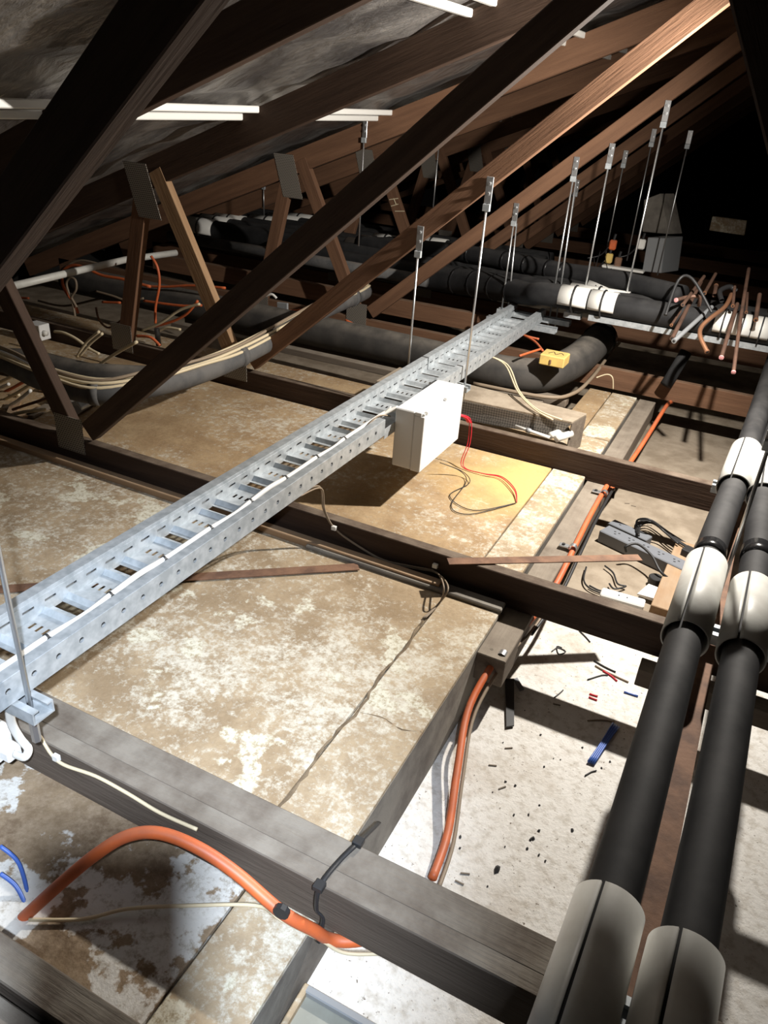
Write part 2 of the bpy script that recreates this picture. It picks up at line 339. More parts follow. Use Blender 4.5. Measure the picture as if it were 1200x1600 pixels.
# ================================================================ cable tray
TX0, TX1, TZ, TT = -1.048, -.885, .425, .475
tray = root('cable_tray', (-.966, 2.0, TZ), 'long galvanised perforated cable tray hung diagonally across the attic', 'cable tray')
Y0, Y1 = .25, 3.55
def holed_wall(mb, x, y0, y1, z0, z1, pitch, r, zc, ph):
    n0 = math.ceil((y0-ph)/pitch); ys = [ph+pitch*i for i in range(n0, n0+int((y1-y0)/pitch)+2) if y0+r+.004 < ph+pitch*i < y1-r-.004]
    last = y0; hw = r+.004
    def q(a, b, c, d): mb.add([(x, a, c), (x, b, c), (x, b, d), (x, a, d)], [(0, 1, 2, 3)])
    for yc in ys:
        q(last, yc-hw, z0, z1); q(yc-hw, yc+hw, z0, zc-hw); q(yc-hw, yc+hw, zc+hw, z1)
        o = []; i_ = []
        for k in range(12):
            a = 2*math.pi*k/12+math.pi/12; ca, sa = math.cos(a), math.sin(a); m_ = hw/max(abs(ca), abs(sa))
            o.append((x, yc+ca*m_, zc+sa*m_)); i_.append((x, yc+ca*r, zc+sa*r))
        mb.add(o+i_, [(k, (k+1) % 12, 12+(k+1) % 12, 12+k) for k in range(12)])
        cs = [(1, 1), (-1, 1), (-1, -1), (1, -1)]
        for j, (a, b) in enumerate(cs):   # fill the square corners
            k0 = [0, 3, 6, 9][j]
            mb.add([(x, yc+a*hw, zc+b*hw), o[k0], o[k0+1], o[k0+2 if k0+2 < 12 else 0]], [(0, 1, 2, 3)] if False else [(0, 1, 2)])
        last = yc+hw
    q(last, y1, z0, z1)
def solid(o, t=.0016):
    s = o.modifiers.new('solid', 'SOLIDIFY'); s.thickness = t; s.offset = 0; return o
def lipped(mb, x, inw, y0, y1):
    mb.add([(x, y0, TT), (x, y1, TT), (x+inw, y1, TT), (x+inw, y0, TT)], [(0, 1, 2, 3)])
    mb.add([(x+inw, y0, TT), (x+inw, y1, TT), (x+inw, y1, TT-.008), (x+inw, y0, TT-.008)], [(0, 1, 2, 3)])
b = MB(); holed_wall(b, TX0, Y0, Y1, TZ, TT, .05, .0045, TZ+.027, .027); lipped(b, TX0, .024, Y0, Y1)
xi = TX0+.025
b.add([(xi, Y0, TT-.008), (xi, Y1, TT-.008), (xi, Y1, TT-.019), (xi, Y0, TT-.019)], [(0, 1, 2, 3)])
b.add([(xi, Y0, TT-.024), (xi, Y1, TT-.024), (xi, Y1, TZ+.004), (xi, Y0, TZ+.004)], [(0, 1, 2, 3)])
for k in range(int((Y1-Y0)/.05)): b.add([(xi, Y0+.05*k, TT-.019), (xi, Y0+.05*k+.024, TT-.019), (xi, Y0+.05*k+.024, TT-.024), (xi, Y0+.05*k, TT-.024)], [(0, 1, 2, 3)])
solid(b.done('side_rail', M['galv'], tray))
for a, c in ((Y0, 1.885), (2.30, Y1)):
    b = MB(); holed_wall(b, TX1, a, c, TZ, TT, .05, .0055, TZ+.027, .027); lipped(b, TX1, -.022, a, c)
    solid(b.done('side_rail', M['galv'], tray))
b = MB(); holed_wall(b, TX1, 1.885, 2.30, TZ-.012, TZ+.02, .05, .003, TZ+.004, .027)
solid(b.done('side_rail', M['galv'], tray))
# bed: slotted plates, pressed ridges and open windows repeating every 150 mm
def bed(y0, y1):
    mb = MB(); z = TZ+.006; xa, xb = TX0+.002, TX1-.002
    def q(x0, x1, ya, yb, za=z, zb=z): mb.add([(x0, ya, za), (x1, ya, za), (x1, yb, zb), (x0, yb, zb)], [(0, 1, 2, 3)])
    k0 = int(y0/.15)
    for k in range(k0, int(y1/.15)+1):
        b0 = .725+.15*(k-4)-.6+.6-.6 if False else .15*k
        def c(v): return b0+v
        # slots centred at .88 = .15*5+.13 ; window centred .80 = .15*5+.05
        if b0 < y0-.01 or b0+.15 > y1+.02: continue
        q(xa, xb, c(-.008), c(.014))
        q(xa, xb, c(.014), c(.022), z, z+.010); q(xa, xb, c(.022), c(.030), z+.010, z)
        q(xa, xb, c(.030), c(.040))
        q(xa, -1.033, c(.040), c(.060)); q(-.955, xb, c(.040), c(.060))                # window
        q(xa, xb, c(.060), c(.070))
        q(xa, xb, c(.070), c(.078), z, z+.010); q(xa, xb, c(.078), c(.086), z+.010, z)
        q(xa, xb, c(.086), c(.120))
        xs = [-1.025+.0168*i for i in range(6)]
        last = xa
        for x in xs: q(last, x-.0034, c(.120), c(.1375)); last = x+.0034                # slots
        q(last, xb, c(.120), c(.1375))
        q(xa, xb, c(.1375), c(.142))
    return mb
solid(bed(Y0, Y1).done('bed', M['galv'], tray), .0014)
# ---- white twin cable on the tray, tied every 150 mm
zc = TZ+.016
pts = []
for k in range(0, 9):
    yk = .56+.15*k
    pts += [(-.950, yk, zc), (-.944+.006*math.sin(k*2.1), yk+.075, zc+.005)]
pts = [(-.90, .47, zc+.03), (-.925, .50, zc+.012)]+pts[:-1]+[(-.938, 1.86, zc+.01), (-.915, 1.93, zc+.03), (-.885, 1.965, zc+.045)]
cab = cable('flat_cable', pts, .0062, M['cablew'], 'white twin cable lying along the cable tray under black ties', n=10, sub=5)
cable('core_line', [Vector(p)+Vector((.0, 0, .0042)) for p in pts], .0030, M['cablew'], parent=cab, n=6, sub=5)
for k in range(8):
    yk = .71+.15*k
    o = MB().tube([(-.950, yk-.0022, zc), (-.950, yk+.0022, zc)], .0082, 12).done('zip_tie', M['black'], cab, smooth=False)
    MB().box((-.944, yk-.004, zc-.004), (-.934, yk+.004, zc+.003)).done('tie_head', M['black'], o)
for dx, s in ((0, 0), (.008, .03)):
    cable('thin_cable', [(-.938+dx, 1.80+s, zc+.004), (-.925+dx, 1.90, zc+.016+s/2), (-.90, 1.95, zc+.05-s)], .0022, M['cableg'] if dx else M['cablew'], ('brown' if dx else 'pale')+' thin cable entering the left end of the junction box')
# ---- junction box
jb = root('junction_box', (-.837, 2.105, .305), 'white plastic junction box fixed to the side of the cable tray', 'junction box')
bx0, bxm, bx1, by0, by1, bz0, bz1 = -.884, -.822, -.789, 1.950, 2.262, .305, .492
MB().box((bx0, by0, bz0), (bxm, by1, bz1)).done('base', M['whitepl'], jb, bevel=.003)
b = MB().box((bxm+.0012, by0-.001, bz0-.001), (bx1, by1+.001, bz1-.010))
b.box((bxm+.0012, by0-.001, bz1-.010), (bx1-.010, by1+.001, bz1+.001)); b.box((bx1-.010, by0+.020, bz1-.010), (bx1, by0+.135, bz1+.001)); b.box((bx1-.010, by0+.165, bz1-.010), (bx1, by1+.001, bz1+.001))
b.done('lid', M['whitepl'], jb, bevel=.0015)
MB().tube([(bx1-.006, by0+.008, bz1-.012), (bx1-.006, by0+.008, bz1-.002)], .004, 8).done('lid_screw', M['pvc'], jb)
MB().tube([(-.83, by1, .375), (-.83, by1+.018, .375)], .007, 8).done('cable_gland', M['pvc'], jb)
for i, dx in enumerate((0, .008)):
    p = [(-.83+dx, by1+.016, .375), (-.80+dx, 2.31, .372), (-.782+dx, 2.335, .345), (-.775+dx, 2.33, .27), (-.778+dx, 2.30, PT+.012)]
    q = p[-1]
    p += [(-.70+dx, 2.29, PT+.008), (-.63, 2.30-dx, PT+.010), (-.56, 2.23-dx, PT+.012), (-.53, 2.16, PT+.004)]
    w_ = cable('red_wire', p, .0016, M['red'], ('left' if i == 0 else 'right')+' one of two red wires trailing from the junction box to the stained panel', 'wire')
    cable('sleeve', [(-.81+dx, 2.296, .374), (-.795+dx, 2.318, .362), (-.784+dx, 2.332, .342)], .0032, M['red'], parent=w_)
for i in range(2):
    cable('dark_wire', [(-.82, 2.20, PT+.05), (-.76+.01*i, 2.24, PT+.02), (-.72+.012*i, 2.2, PT+.006), (-.70-.03*i, 2.02+.06*i, PT+.004), (-.63, 2.0+.03*i, PT+.004), (-.53, 2.155, PT+.004)], .0014, M['black'], ('nearer' if i == 0 else 'further')+' dark wire curled on the orange stain below the junction box', 'wire')

# ================================================================ threaded rod hangers and brackets
def clip(t, x, y, z0, z1, seen=True):
    MB().box((x-.012, y-.006, z0), (x+.012, y-.003, z1)).done('clip', M['zinc'], t, bevel=.001)
    for k in (.25, .62):
        MB().tube([(x, y-.012, z1-(z1-z0)*k), (x, y-.005, z1-(z1-z0)*k)], .005, 8).done('screw', M['zinc'], t)
    MB().box((x-.012, y-.014, z0-.022), (x+.012, y-.002, z0)).done('rod_nut', M['galv'], t, bevel=.001)
def hanger(x, y, zt, zb, label, face, h=.095, r=.0042):
    """rod at (x, y-.008) hung from a clip screwed on the truss face at y"""
    t = root('rod_hanger', (x, y, zb), label, 'hanger', 'threaded rod hangers')
    clip(t, x, face, zt, zt+h)
    MB().tube([(x, face-.008, zb), (x, face-.008, zt)], r, 8).done('threaded_rod', M['zinc'], t, smooth=True)
    return t
hanger(-.868, 2.49, 1.015, .36, 'rod hanger passing just right of the junction box', 2.5, .08)
hanger(-1.092, 2.49, .84, .36, 'rod hanger dropping behind the far edge of the tray above the junction box', 2.5, .08)
hanger(-.868, .60, 1.10, .375, 'rod hanger at the left edge of the frame, nearest of all', .65-.045, .08)
# back group: found where their clips meet the fourth truss (front face y = 3.55)
for px, py, zb, lab in ((804, 345, .40, 'left one of the far tray rods, clip with two screws'), (897, 275, .40, 'rod with a two-screw clip at the far right end of the tray'),
                    (952, 255, .47, 'rod through the left white collar pair'), (1038, 190, .47, 'tallest rod, standing on the strut under the black tubes')):
    p = gy(px, py, 3.55); h_ = hanger(p.x, 3.55, p.z, zb, lab, 3.55, .075)
    if px in (804, 897): MB().tube([(p.x+.032, 3.55, zb-.02), (p.x+.012, 3.548, p.z-.01)], .0038, 8).done('threaded_rod', M['zinc'], h_, smooth=True)
for px, py, zb, lab in ((900, 300, .45, 'dim rod behind the tray end clip'),
                    (975, 255, .62, 'dim rod further back than the white collars'), (1019, 222, .6, 'dim clip and rod left of the tallest rod'), (1075, 225, .55, 'faint furthest rod in front of the dark')):
    Yq = 4.40 if px > 895 else 3.55
    p = gy(px, py, Yq)
    if Yq > 4: hanger(p.x, Yq, p.z, zb, lab, Yq, .06, .0035)
    else: hanger(p.x+.02, Yq, p.z, zb, lab, Yq, .06, .0038)
for px, py, Yq, zb, lab in ((570, 215, 3.55, .62, 'rod from the nail plate on the fourth truss down to the left collars'), (687, 222, 4.40, .62, 'thin rod behind the second truss diagonal'), (413, 290, 4.4, .55, 'short rod above the furthest white collars')):
    p = gy(px, py, Yq); hanger(p.x, Yq, p.z, zb, lab, Yq, .07, .0038)
# trapeze channels under the tray
def channel(x0, x1, y, z, label, w=.041, h=.024, ends=True):
    b = MB()
    b.prism([(x0, y-w/2, z-h), (x0, y+w/2, z-h), (x0, y+w/2, z), (x0, y+w/2-.012, z), (x0, y+w/2-.012, z-.003), (x0, y+w/2-.003, z-.003), (x0, y+w/2-.003, z-h+.003), (x0, y-w/2+.003, z-h+.003), (x0, y-w/2+.003, z-.003), (x0, y-w/2+.012, z-.003), (x0, y-w/2+.012, z), (x0, y-w/2, z)], (x1-x0, 0, 0))
    o = b.done('strut_channel', M['galv'], None); return tag(o, label, 'strut')
channel(-1.12, -.842, .60, TZ-.003, 'strut bracket under the near end of the cable tray, hugging the left frame edge')
channel(-1.12, -.850, 2.488, TZ-.014, 'strut bracket under the tray beside the junction box', h=.02)
channel(-1.13, -.800, 3.45, TZ-.003, 'strut bracket under the far end of the cable tray')
channel(-1.11, -.76, 3.53, TZ+.02, 'strut bracket just behind the far tray end')
channel(-.66, 1.2, 3.42, .517, 'long strut carrying the black tubes and white collars')
channel(-.775, -.70, 3.45, .505, 'short stub of strut left of the long one')
for x, y, z, lab in ((-.868, .597, .34, 'threaded coupling nut below the near tray bracket'),):
    tag(MB().tube([(x, y, z), (x, y, z+.055)], .0075, 6).done('coupling_nut', M['zinc']), lab, 'nut')

# ================================================================ insulated pipes on the right
def pipe_run(pts, r, label, tapes, n=28):
    t = root('insulated_pipe', pts[0], label, 'pipe')
    MB().tube(smooth_path(pts, 8), r, n).done('foam_sleeve', M['foam'], t, smooth=True)
    for y0, y1, x in tapes:
        MB().tube([(x[0], y0, x[2]), (x[1], y1, x[2])], r+.0022, n).done('tape_band', M['tape'], t, smooth=True)
    return t
PZ = .44
P1 = [(.020, .30, PZ), (.033, .75, PZ), (.037, 1.2, PZ), (.045, 1.7, PZ), (.068, 2.2, PZ), (.088, 2.8, PZ), (.11, 3.6, PZ)]
P2 = [(.112, .30, PZ), (.128, .75, PZ), (.137, 1.2, PZ), (.143, 1.7, PZ), (.135, 2.3, PZ), (.165, 2.9, PZ), (.21, 3.6, PZ)]
def xat(P, y):
    for a, b in zip(P, P[1:]):
        if a[1] <= y <= b[1]: return a[0]+(b[0]-a[0])*(y-a[1])/(b[1]-a[1])
    return P[-1][0]
pipe_run(P1, .0335, 'left one of the two black insulated pipes running away along the right edge', [(1.655, 1.70, (xat(P1, 1.655), xat(P1, 1.70), PZ))])
pipe_run(P2, .0335, 'right one of the two black insulated pipes, hugging the frame edge', [(1.70, 1.755, (xat(P2, 1.70), xat(P2, 1.755), PZ))])
def collar(P, y0, y1, label, r=.0405, rot=.35):
    a, b = Vector((xat(P, y0), y0, PZ)), Vector((xat(P, y1), y1, PZ)); g = .05
    t = root('pipe_collar', a, label, 'collar', 'split pipe collars')
    for s in (0, 1):
        a0 = -rot+g+s*math.pi; a1 = a0+math.pi-2*g
        o = MB().tube([a, b], r, 20, a0=a0, a1=a1, up=(0, 0, 1)).done('half_shell', M['pvc_dirty'], t, smooth=True)
        m_ = o.modifiers.new('solid', 'SOLIDIFY'); m_.thickness = .0035; m_.offset = -1
    return t
collar(P1, .40, .688, 'white split collar on the left pipe at the bottom edge')
collar(P2, .40, .672, 'white split collar on the right pipe at the bottom edge')
collar(P1, 1.315, 1.625, 'greyed split collar midway along the left pipe')
collar(P2, 1.315, 1.575, 'greyed split collar midway along the right pipe')
collar(P1, 2.08, 2.385, 'bright white split collar far along the left pipe', .0405)
collar(P2, 2.07, 2.36, 'bright white split collar far along the right pipe at the frame edge', .0405)
# trapeze between the two pipes
tag(MB().box((.066, .30, PZ-.105), (.106, 3.3, PZ-.085)).done('pipe_rail', M['rust']), 'long rusty rail seen between the two black pipes', 'rail')
for y, l in ((1.45, 'trapeze strut under the midway pipe collars'), (2.2, 'trapeze strut under the far bright pipe collars'), (.6, 'trapeze strut under the bottom pipe collars')):
    channel(.01, .30, y, PZ-.044, l)
hanger(.089, 1.66, .74, .37, 'bolt and rod stub standing between the two pipes', 1.66, .02)

# ================================================================ orange conduit along the batten, with saddles
oc = [gz(676, 1372, .03), gz(700, 1300, .03), gz(715, 1200, .06), gz(735, 1100, .10), gz(788, 1012, .15), (-.318, 1.60, .14), (-.30, 1.80, .15), gz(900, 850, .17), gz(925, 800, .17), gz(950, 757, .16), (-.305, 2.52, .13), gz(1000, 700, .17), gz(1040, 636, .18), (-.25, 3.6, .15)]
orc = cable('orange_conduit', oc, .0085, M['orange'], 'orange conduit snaking along the grey batten past three joists', 'conduit', n=12)
cable('grey_cable', [Vector(p)+Vector((.016, -.006, -.012)) for p in oc[:6]]+[(-.295, 1.7, .13)], .004, M['cableg'], 'grey brown cable lying beside the orange conduit')
cable('black_cable', [Vector(p)+Vector((.020, 0, -.015)) for p in oc[5:11]], .005, M['black'], 'black cable beside the orange conduit past the second joist')
for (px, py, z), l in (((785, 1024, .158), 'nearest metal saddle clip on the orange conduit'), ((895, 856, .175), 'middle metal saddle clip on the orange conduit'), ((944, 771, .172), 'furthest metal saddle clip on the orange conduit')):
    p = gz(px, py, z); t = root('saddle_clip', p, l, 'clip')
    MB().tube([p+Vector((.0, -.009, .0)), p+Vector((.0, .009, 0))], .0115, 14, cap=False).done('strap', M['zinc'], t, smooth=True)
    MB().box(p+Vector((-.040, -.010, -.002)), p+Vector((-.012, .010, .002))).done('foot', M['zinc'], t, bevel=.001)
    MB().tube([p+Vector((-.028, 0, .002)), p+Vector((-.028, 0, .006))], .005, 8).done('screw', M['black'], t)
# big orange conduit, bottom left
bc = [gz(30, 1440, .13), gz(90, 1385, .215), gz(150, 1335, .28), gz(200, 1306, .31), gz(250, 1302, .32), gz(310, 1325, .31), gz(370, 1365, .285), gz(440, 1425, .25), gz(490, 1453, .20), gz(515, 1467, .155), (-.30, .665, .145), (-.24, .72, .14)]
cable('orange_conduit', bc, .0095, M['orange'], 'thick orange conduit arching over the bottom left corner', 'conduit', n=14)
tag(MB().tube([gz(438, 1428, .262), gz(442, 1420, .262)], .0125, 10).done('zip_tie', M['black']), 'black tie around the bright part of the big orange conduit', 'tie')
cable('thin_cable', [gz(45, 1437, .152), gz(130, 1436, .152), gz(200, 1420, .158), gz(300, 1415, .165), gz(400, 1415, .19), gz(440, 1437, .22), gz(500, 1468, .17), gz(545, 1490, .13), (-.22, .70, .13)], .003, M['cabley'], 'thin cream cable under the arching orange conduit')
for i, q in enumerate((((0, 1322), (30, 1350), (47, 1412)), ((0, 1365), (25, 1385), (43, 1420)))):
    cable('blue_cable', [gz(x, y, PT-.005-.02*k) for k, (x, y) in enumerate(q)], .0035, M['blue'], ('upper' if i == 0 else 'lower')+' blue cable at the left frame edge near the orange conduit')
# big zip tie over the doubled joist
ztp = [gz(592, 1285, .20), gz(560, 1316, .263), gz(530, 1345, .266), gz(500, 1384, .266), gz(494, 1420, .22), (-.345, .640, .20), gz(497, 1472, .16)]
zt = cable('zip_tie', ztp, .0048, M['black'], 'long black zip tie strapped over the doubled joist', 'tie', n=6, flat=.5)
for px, py, z in ((560, 1316, .266), (499, 1385, .268)):
    p = gz(px, py, z); MB().box(p-Vector((.008, .008, .004)), p+Vector((.008, .008, .006))).done('tie_head', M['black'], zt, bevel=.001)
# thin white cable clipped to the near face of the doubled joist
tw = [(-.868, .597, .34), gz(62, 1150, .27), gz(80, 1178, .25), gz(100, 1195, .245)]+[gy(x, y, .644) for x, y in ((150, 1213), (200, 1240), (250, 1270), (308, 1296))]
cable('thin_cable', tw, .0032, M['cabley'], 'thin pale cable from the rod foot along the near joist face')
tag(MB().box(gz(88, 1184, .25)-Vector((.006, .004, .006)), gz(88, 1184, .25)+Vector((.006, .004, .006))).done('cable_clip', M['pvc']), 'small white clip on the thin pale cable near the rod foot', 'clip')
# white box and looped flat cable at the left edge
t = root('switch_box', gz(5, 1165, .22), 'white plastic box cut by the left frame edge below the tray', 'electrical box')
c = gz(-8, 1165, .24); MB().box(c-Vector((.08, .03, .035)), c+Vector((.012, .03, .035))).done('body', M['whitepl'], t, bevel=.004)
c2 = gz(18, 1175, .24); MB().box(c2-Vector((.02, .015, .012)), c2+Vector((.01, .015, .012))).done('cable_entry', M['whitepl'], t, bevel=.003)
cable('flat_cable', [gz(14, 1100, .40), gz(18, 1130, .33), gz(32, 1155, .28), gz(44, 1170, .26), gz(38, 1183, .25), gz(22, 1178, .245)], .0075, M['cablew'], 'white flat cable looping from under the tray into the left edge box', flat=.5)
# earth loop hanging from the tray to the second joist
lp = [(-.90, 1.44, .42), gy(499, 760, 1.58), gy(505, 795, 1.60), gy(522, 825, 1.612)]+[gy(x, y, 1.612) for x, y in ((560, 853), (600, 875), (645, 885), (680, 893))]
for i in range(2):
    o = Vector((.006*i, 0, -.004*i))
    cable('thin_cable', [Vector(p)+o for p in lp]+[gz(693+4*i, 915, .24)+o, gz(688-6*i, 940, .20)+o, gz(664-3*i, 966, PT+.004)], .0022, M['cableg'], ('upper' if i == 0 else 'lower')+' strand of the thin twin cable looping down the second joist to the panel')
for px, py, l in ((522, 825, 'left small white cable clip on the second joist face'), (680, 884, 'right small white cable clip on the second joist face')):
    p = gy(px, py, 1.61); tag(MB().box(p-Vector((.007, .005, .006)), p+Vector((.007, .005, .006))).done('cable_clip', M['pvc'], None, bevel=.001), l, 'clip')
# rusty hoop-iron braces
def strap(a, b, w, label):
    a, b = Vector(a), Vector(b); d = (b-a).normalized(); s = d.cross(Vector((0, 0, 1))).normalized()*w/2; u = Vector((0, 0, .0025))
    return tag(MB().hexa([a-s, a+s, b+s, b-s][::-1]+[v+u for v in (a-s, a+s, b+s, b-s)][::-1] if False else [a+s, b+s, b-s, a-s, a+s+u, b+s+u, b-s+u, a-s+u]).done('steel_strap', M['rust']), label, 'strap')
strap(gz(-60, 925, .186), gz(560, 886, .186), .032, 'rusty steel strap passing under the cable tray before the second joist')
strap(gz(700, 878, .262), gz(1000, 872, .262), .030, 'rusty steel strap on top of the second joist, ending by the powerboard')

# ================================================================ powerboards and bits on the ceiling board
a, b_ = gz(952, 828, .045), gz(1068, 882, .045); d = (b_-a); ln = d.length; ang = math.atan2(d.y, d.x)
pb = root('power_board', (a+b_)/2-Vector((0, 0, .045)), 'long dark grey powerboard lying on the ceiling board', 'powerboard')
def obox(name, m, parent, ctr, hx, hy, z0, z1, ang, bevel=.003):
    e = Vector((math.cos(ang), math.sin(ang), 0)); f = Vector((-math.sin(ang), math.cos(ang), 0)); c = Vector((ctr[0], ctr[1], 0))
    q = [c-e*hx-f*hy, c+e*hx-f*hy, c+e*hx+f*hy, c-e*hx+f*hy]
    return MB().hexa([v+Vector((0, 0, z0)) for v in q]+[v+Vector((0, 0, z1)) for v in q]).done(name, m, parent, bevel=bevel)
mid = (a+b_)/2
obox('body', M['strip'], pb, mid, ln/2+.02, .030, 0, .045, ang)
e = Vector((math.cos(ang), math.sin(ang), 0)); f = Vector((-math.sin(ang), math.cos(ang), 0))
for k in range(5):
    c = mid+e*(ln*(.8*k/4-.4))
    b = MB()
    for dx, dy in ((-.008, .006), (.008, .006), (0, -.008)):
        q = c+e*dx+f*dy; b.box((q.x-.0035, q.y-.0022, .0452), (q.x+.0035, q.y+.0022, .0456))
    b.done('socket', M['black'], pb)
p2 = gz(985, 826, .035); o2 = root('power_board', p2-Vector((0, 0, .035)), 'second grey powerboard behind the long one under coiled leads', 'powerboard')
obox('body', M['strip'], o2, p2, .075, .022, 0, .032, ang)
obox('flap', M['black'], o2, p2+f*-.024, .075, .002, 0, .03, ang, 0)
obox('socket', M['black'], o2, p2-e*.04, .004, .002, .032, .0325, ang, 0)
pl = gz(1078, 862, .055)
tag(obox('power_plug', M['black'], None, pl, .022, .02, .01, .065, ang), 'black plug at the right end of the long powerboard', 'plug')
for i in range(4):
    pp = [gz(x+2*i, y+3*i, .03+.006*i) for x, y in ((992, 828), (995, 818-i*2), (1015, 812-i), (1045, 832), (1070, 848), (1100, 868))]
    cable('black_lead', pp, .0036, M['black'], ('first', 'second', 'third', 'fourth')[i]+' black lead of the coil behind the powerboards, counted from the back', 'lead', 'coiled leads')
cable('black_lead', [gz(994, 822, .04), gz(997, 812, .07), gz(1015, 812, .09), (gz(1035, 828, .06)), gz(1060, 850, .05)], .0036, M['black'], 'black lead rising in a loop above the powerboards', 'lead')
cable('black_lead', [gz(978, 862, .05), gz(978, 854, .07), gz(996, 850, .08), gz(1018, 868, .07), gz(1032, 893, .05), gz(1050, 905, .03), gz(1072, 902, .03)], .0042, M['black'], 'thick black lead looping in front of the long powerboard', 'lead')
q = gz(1024, 906, .02); t = root('round_plug', q, 'round dark plug with a lead near the white outlet box', 'plug')
MB().tube([q-Vector((0, 0, .012)), q+Vector((0, 0, .012))], .022, 18).done('disc', M['black'], t, bevel=.002)
cable('lead', [q+Vector((.02, 0, 0)), gz(1050, 910, .015), gz(1075, 903, .015)], .0042, M['black'], parent=t)
wa, wb = gz(942, 924, .04), gz(1005, 942, .04); wang = math.atan2((wb-wa).y, (wb-wa).x); wm = (wa+wb)/2
t = root('outlet_box', wm-Vector((0, 0, .04)), 'white double outlet box on the ceiling board behind the second joist', 'electrical box')
obox('body', M['whitepl'], t, wm, (wb-wa).length/2+.005, .022, 0, .042, wang, .004)
for s in (-.012, .012):
    q = wm+Vector((math.cos(wang), math.sin(wang), 0))*s; MB().box((q.x-.002, q.y-.003, .042), (q.x+.002, q.y+.003, .0428)).done('screw_hole', M['black'], t)
pa = [gz(x, y, .012) for x, y in ((995, 930), (1012, 918), (1040, 925), (1035, 945))]
b = MB().add([p for p in pa]+[p+Vector((0, 0, .006+.008*(i % 2))) for i, p in enumerate(pa)], [(0, 1, 2, 3), (4, 7, 6, 5), (0, 4, 5, 1), (1, 5, 6, 2), (2, 6, 7, 3), (3, 7, 4, 0)])
tag(b.done('white_scrap', M['pvc']), 'crumpled white scrap right of the outlet box', 'scrap')
for i, q in enumerate((((916, 886), (912, 905), (920, 918), (942, 928)), ((921, 915), (935, 922), (950, 925)), ((945, 884), (958, 895), (965, 912), (978, 916), (960, 920), (952, 912)))):
    cable('black_wire', [gz(x, y, .012) for x, y in q], .0028, M['black'], ('tall curved', 'short', 'knotted')[i]+' black wire offcut left of the white outlet box', 'wire offcut')
# offcuts on the white ceiling board
def offcut(pts, r, m, label, z=.0022): return cable('wire_offcut', [gz(x, y, z) for x, y in pts], r*1.25, m, label, 'wire offcut', n=6, sub=3)
offcut(((928, 1032), (945, 1042), (962, 1050)), .002, M['black'], 'black offcut, upper one right of the orange conduit')
offcut(((930, 1040), (948, 1050), (982, 1066)), .002, M['cableg'], 'brown offcut in the pile near the second joist')
offcut(((942, 1048), (955, 1056), (964, 1064)), .002, M['red'], 'red offcut in the pile near the second joist')
offcut(((918, 1062), (940, 1055), (950, 1055)), .0015, M['black'], 'thin black offcut crossing the pile')
offcut(((921, 1084), (934, 1088)), .002, M['red'], 'upper of two parallel red offcuts')
offcut(((920, 1089), (933, 1094)), .002, M['red'], 'lower of two parallel red offcuts')
offcut(((975, 1081), (997, 1088)), .0022, M['blue'], 'short blue offcut beside the left pipe')
offcut(((918, 1126), (940, 1125), (960, 1128)), .0015, M['cableg'], 'thin curved offcut above the blue bundle')
offcut(((866, 1090), (876, 1082), (880, 1078)), .0012, M['black'], 'thin bent offcut on the white board')
offcut(((914, 1212), (924, 1206), (932, 1204)), .0012, M['black'], 'tiny offcut below the blue bundle')
offcut(((905, 985), (915, 995), (922, 1003)), .0015, M['black'], 'black sliver close to the second joist')
offcut(((862, 1018), (872, 1012), (884, 1018), (873, 1022), (870, 1010), (878, 1012)), .0012, M['black'], 'small tangle of black wire on the white board')
t = root('blue_bundle', gz(940, 1160, .006), 'bundle of blue wire offcuts at the shadow edge', 'wire offcut')
for i in range(4):
    cable('strand', [gz(919+3*i, 1190+i, .006), gz(940+3*i, 1160, .009), gz(958+3*i, 1130+2*i, .006)], .0026, M['blue'], parent=t, n=6, sub=3)
pa = [gz(x, y, .004) for x, y in ((789, 1062), (803, 1062), (803, 1135), (791, 1137))]
tag(MB().add(pa+[p+Vector((0, 0, .004)) for p in pa], [(0, 1, 2, 3), (4, 7, 6, 5), (0, 4, 5, 1), (1, 5, 6, 2), (2, 6, 7, 3), (3, 7, 4, 0)]).done('black_tape_piece', M['black']), 'flat strip of black tape standing beside the orange conduit', 'scrap')
pa = [gz(x, y, .004) for x, y in ((802, 1062), (812, 1080), (819, 1078), (808, 1060))]
tag(MB().add(pa+[p+Vector((0, 0, .003)) for p in pa], [(0, 1, 2, 3), (4, 7, 6, 5), (0, 4, 5, 1), (1, 5, 6, 2), (2, 6, 7, 3), (3, 7, 4, 0)]).done('foil_scrap', M['strip']), 'small grey scrap touching the black tape strip', 'scrap')
sp = [(777, 1357, 10), (833, 1310, 5), (829, 1312, 4), (842, 1298, 4), (894, 1297, 4), (803, 1273, 3), (826, 1273, 3), (843, 1258, 3), (790, 1221, 3), (805, 1227, 4), (850, 1198, 3), (845, 1148, 3), (953, 1190, 3), (910, 1168, 3), (719, 1308, 4), (719, 1325, 3), (824, 1326, 3), (842, 1336, 3), (852, 1345, 3), (905, 1386, 3), (789, 1323, 2), (762, 1385, 2), (940, 1200, 3), (865, 1185, 2), (876, 1187, 2), (770, 1238, 2), (786, 1160, 2), (820, 1110, 2), (938, 1336, 2)]
ORD = 'first second third fourth fifth sixth seventh eighth ninth tenth eleventh twelfth thirteenth fourteenth fifteenth sixteenth seventeenth eighteenth nineteenth twentieth'.split()
ORD += ['twenty-'+w for w in ORD[:9]]
sp = sp[:1]+sorted(sp[1:])
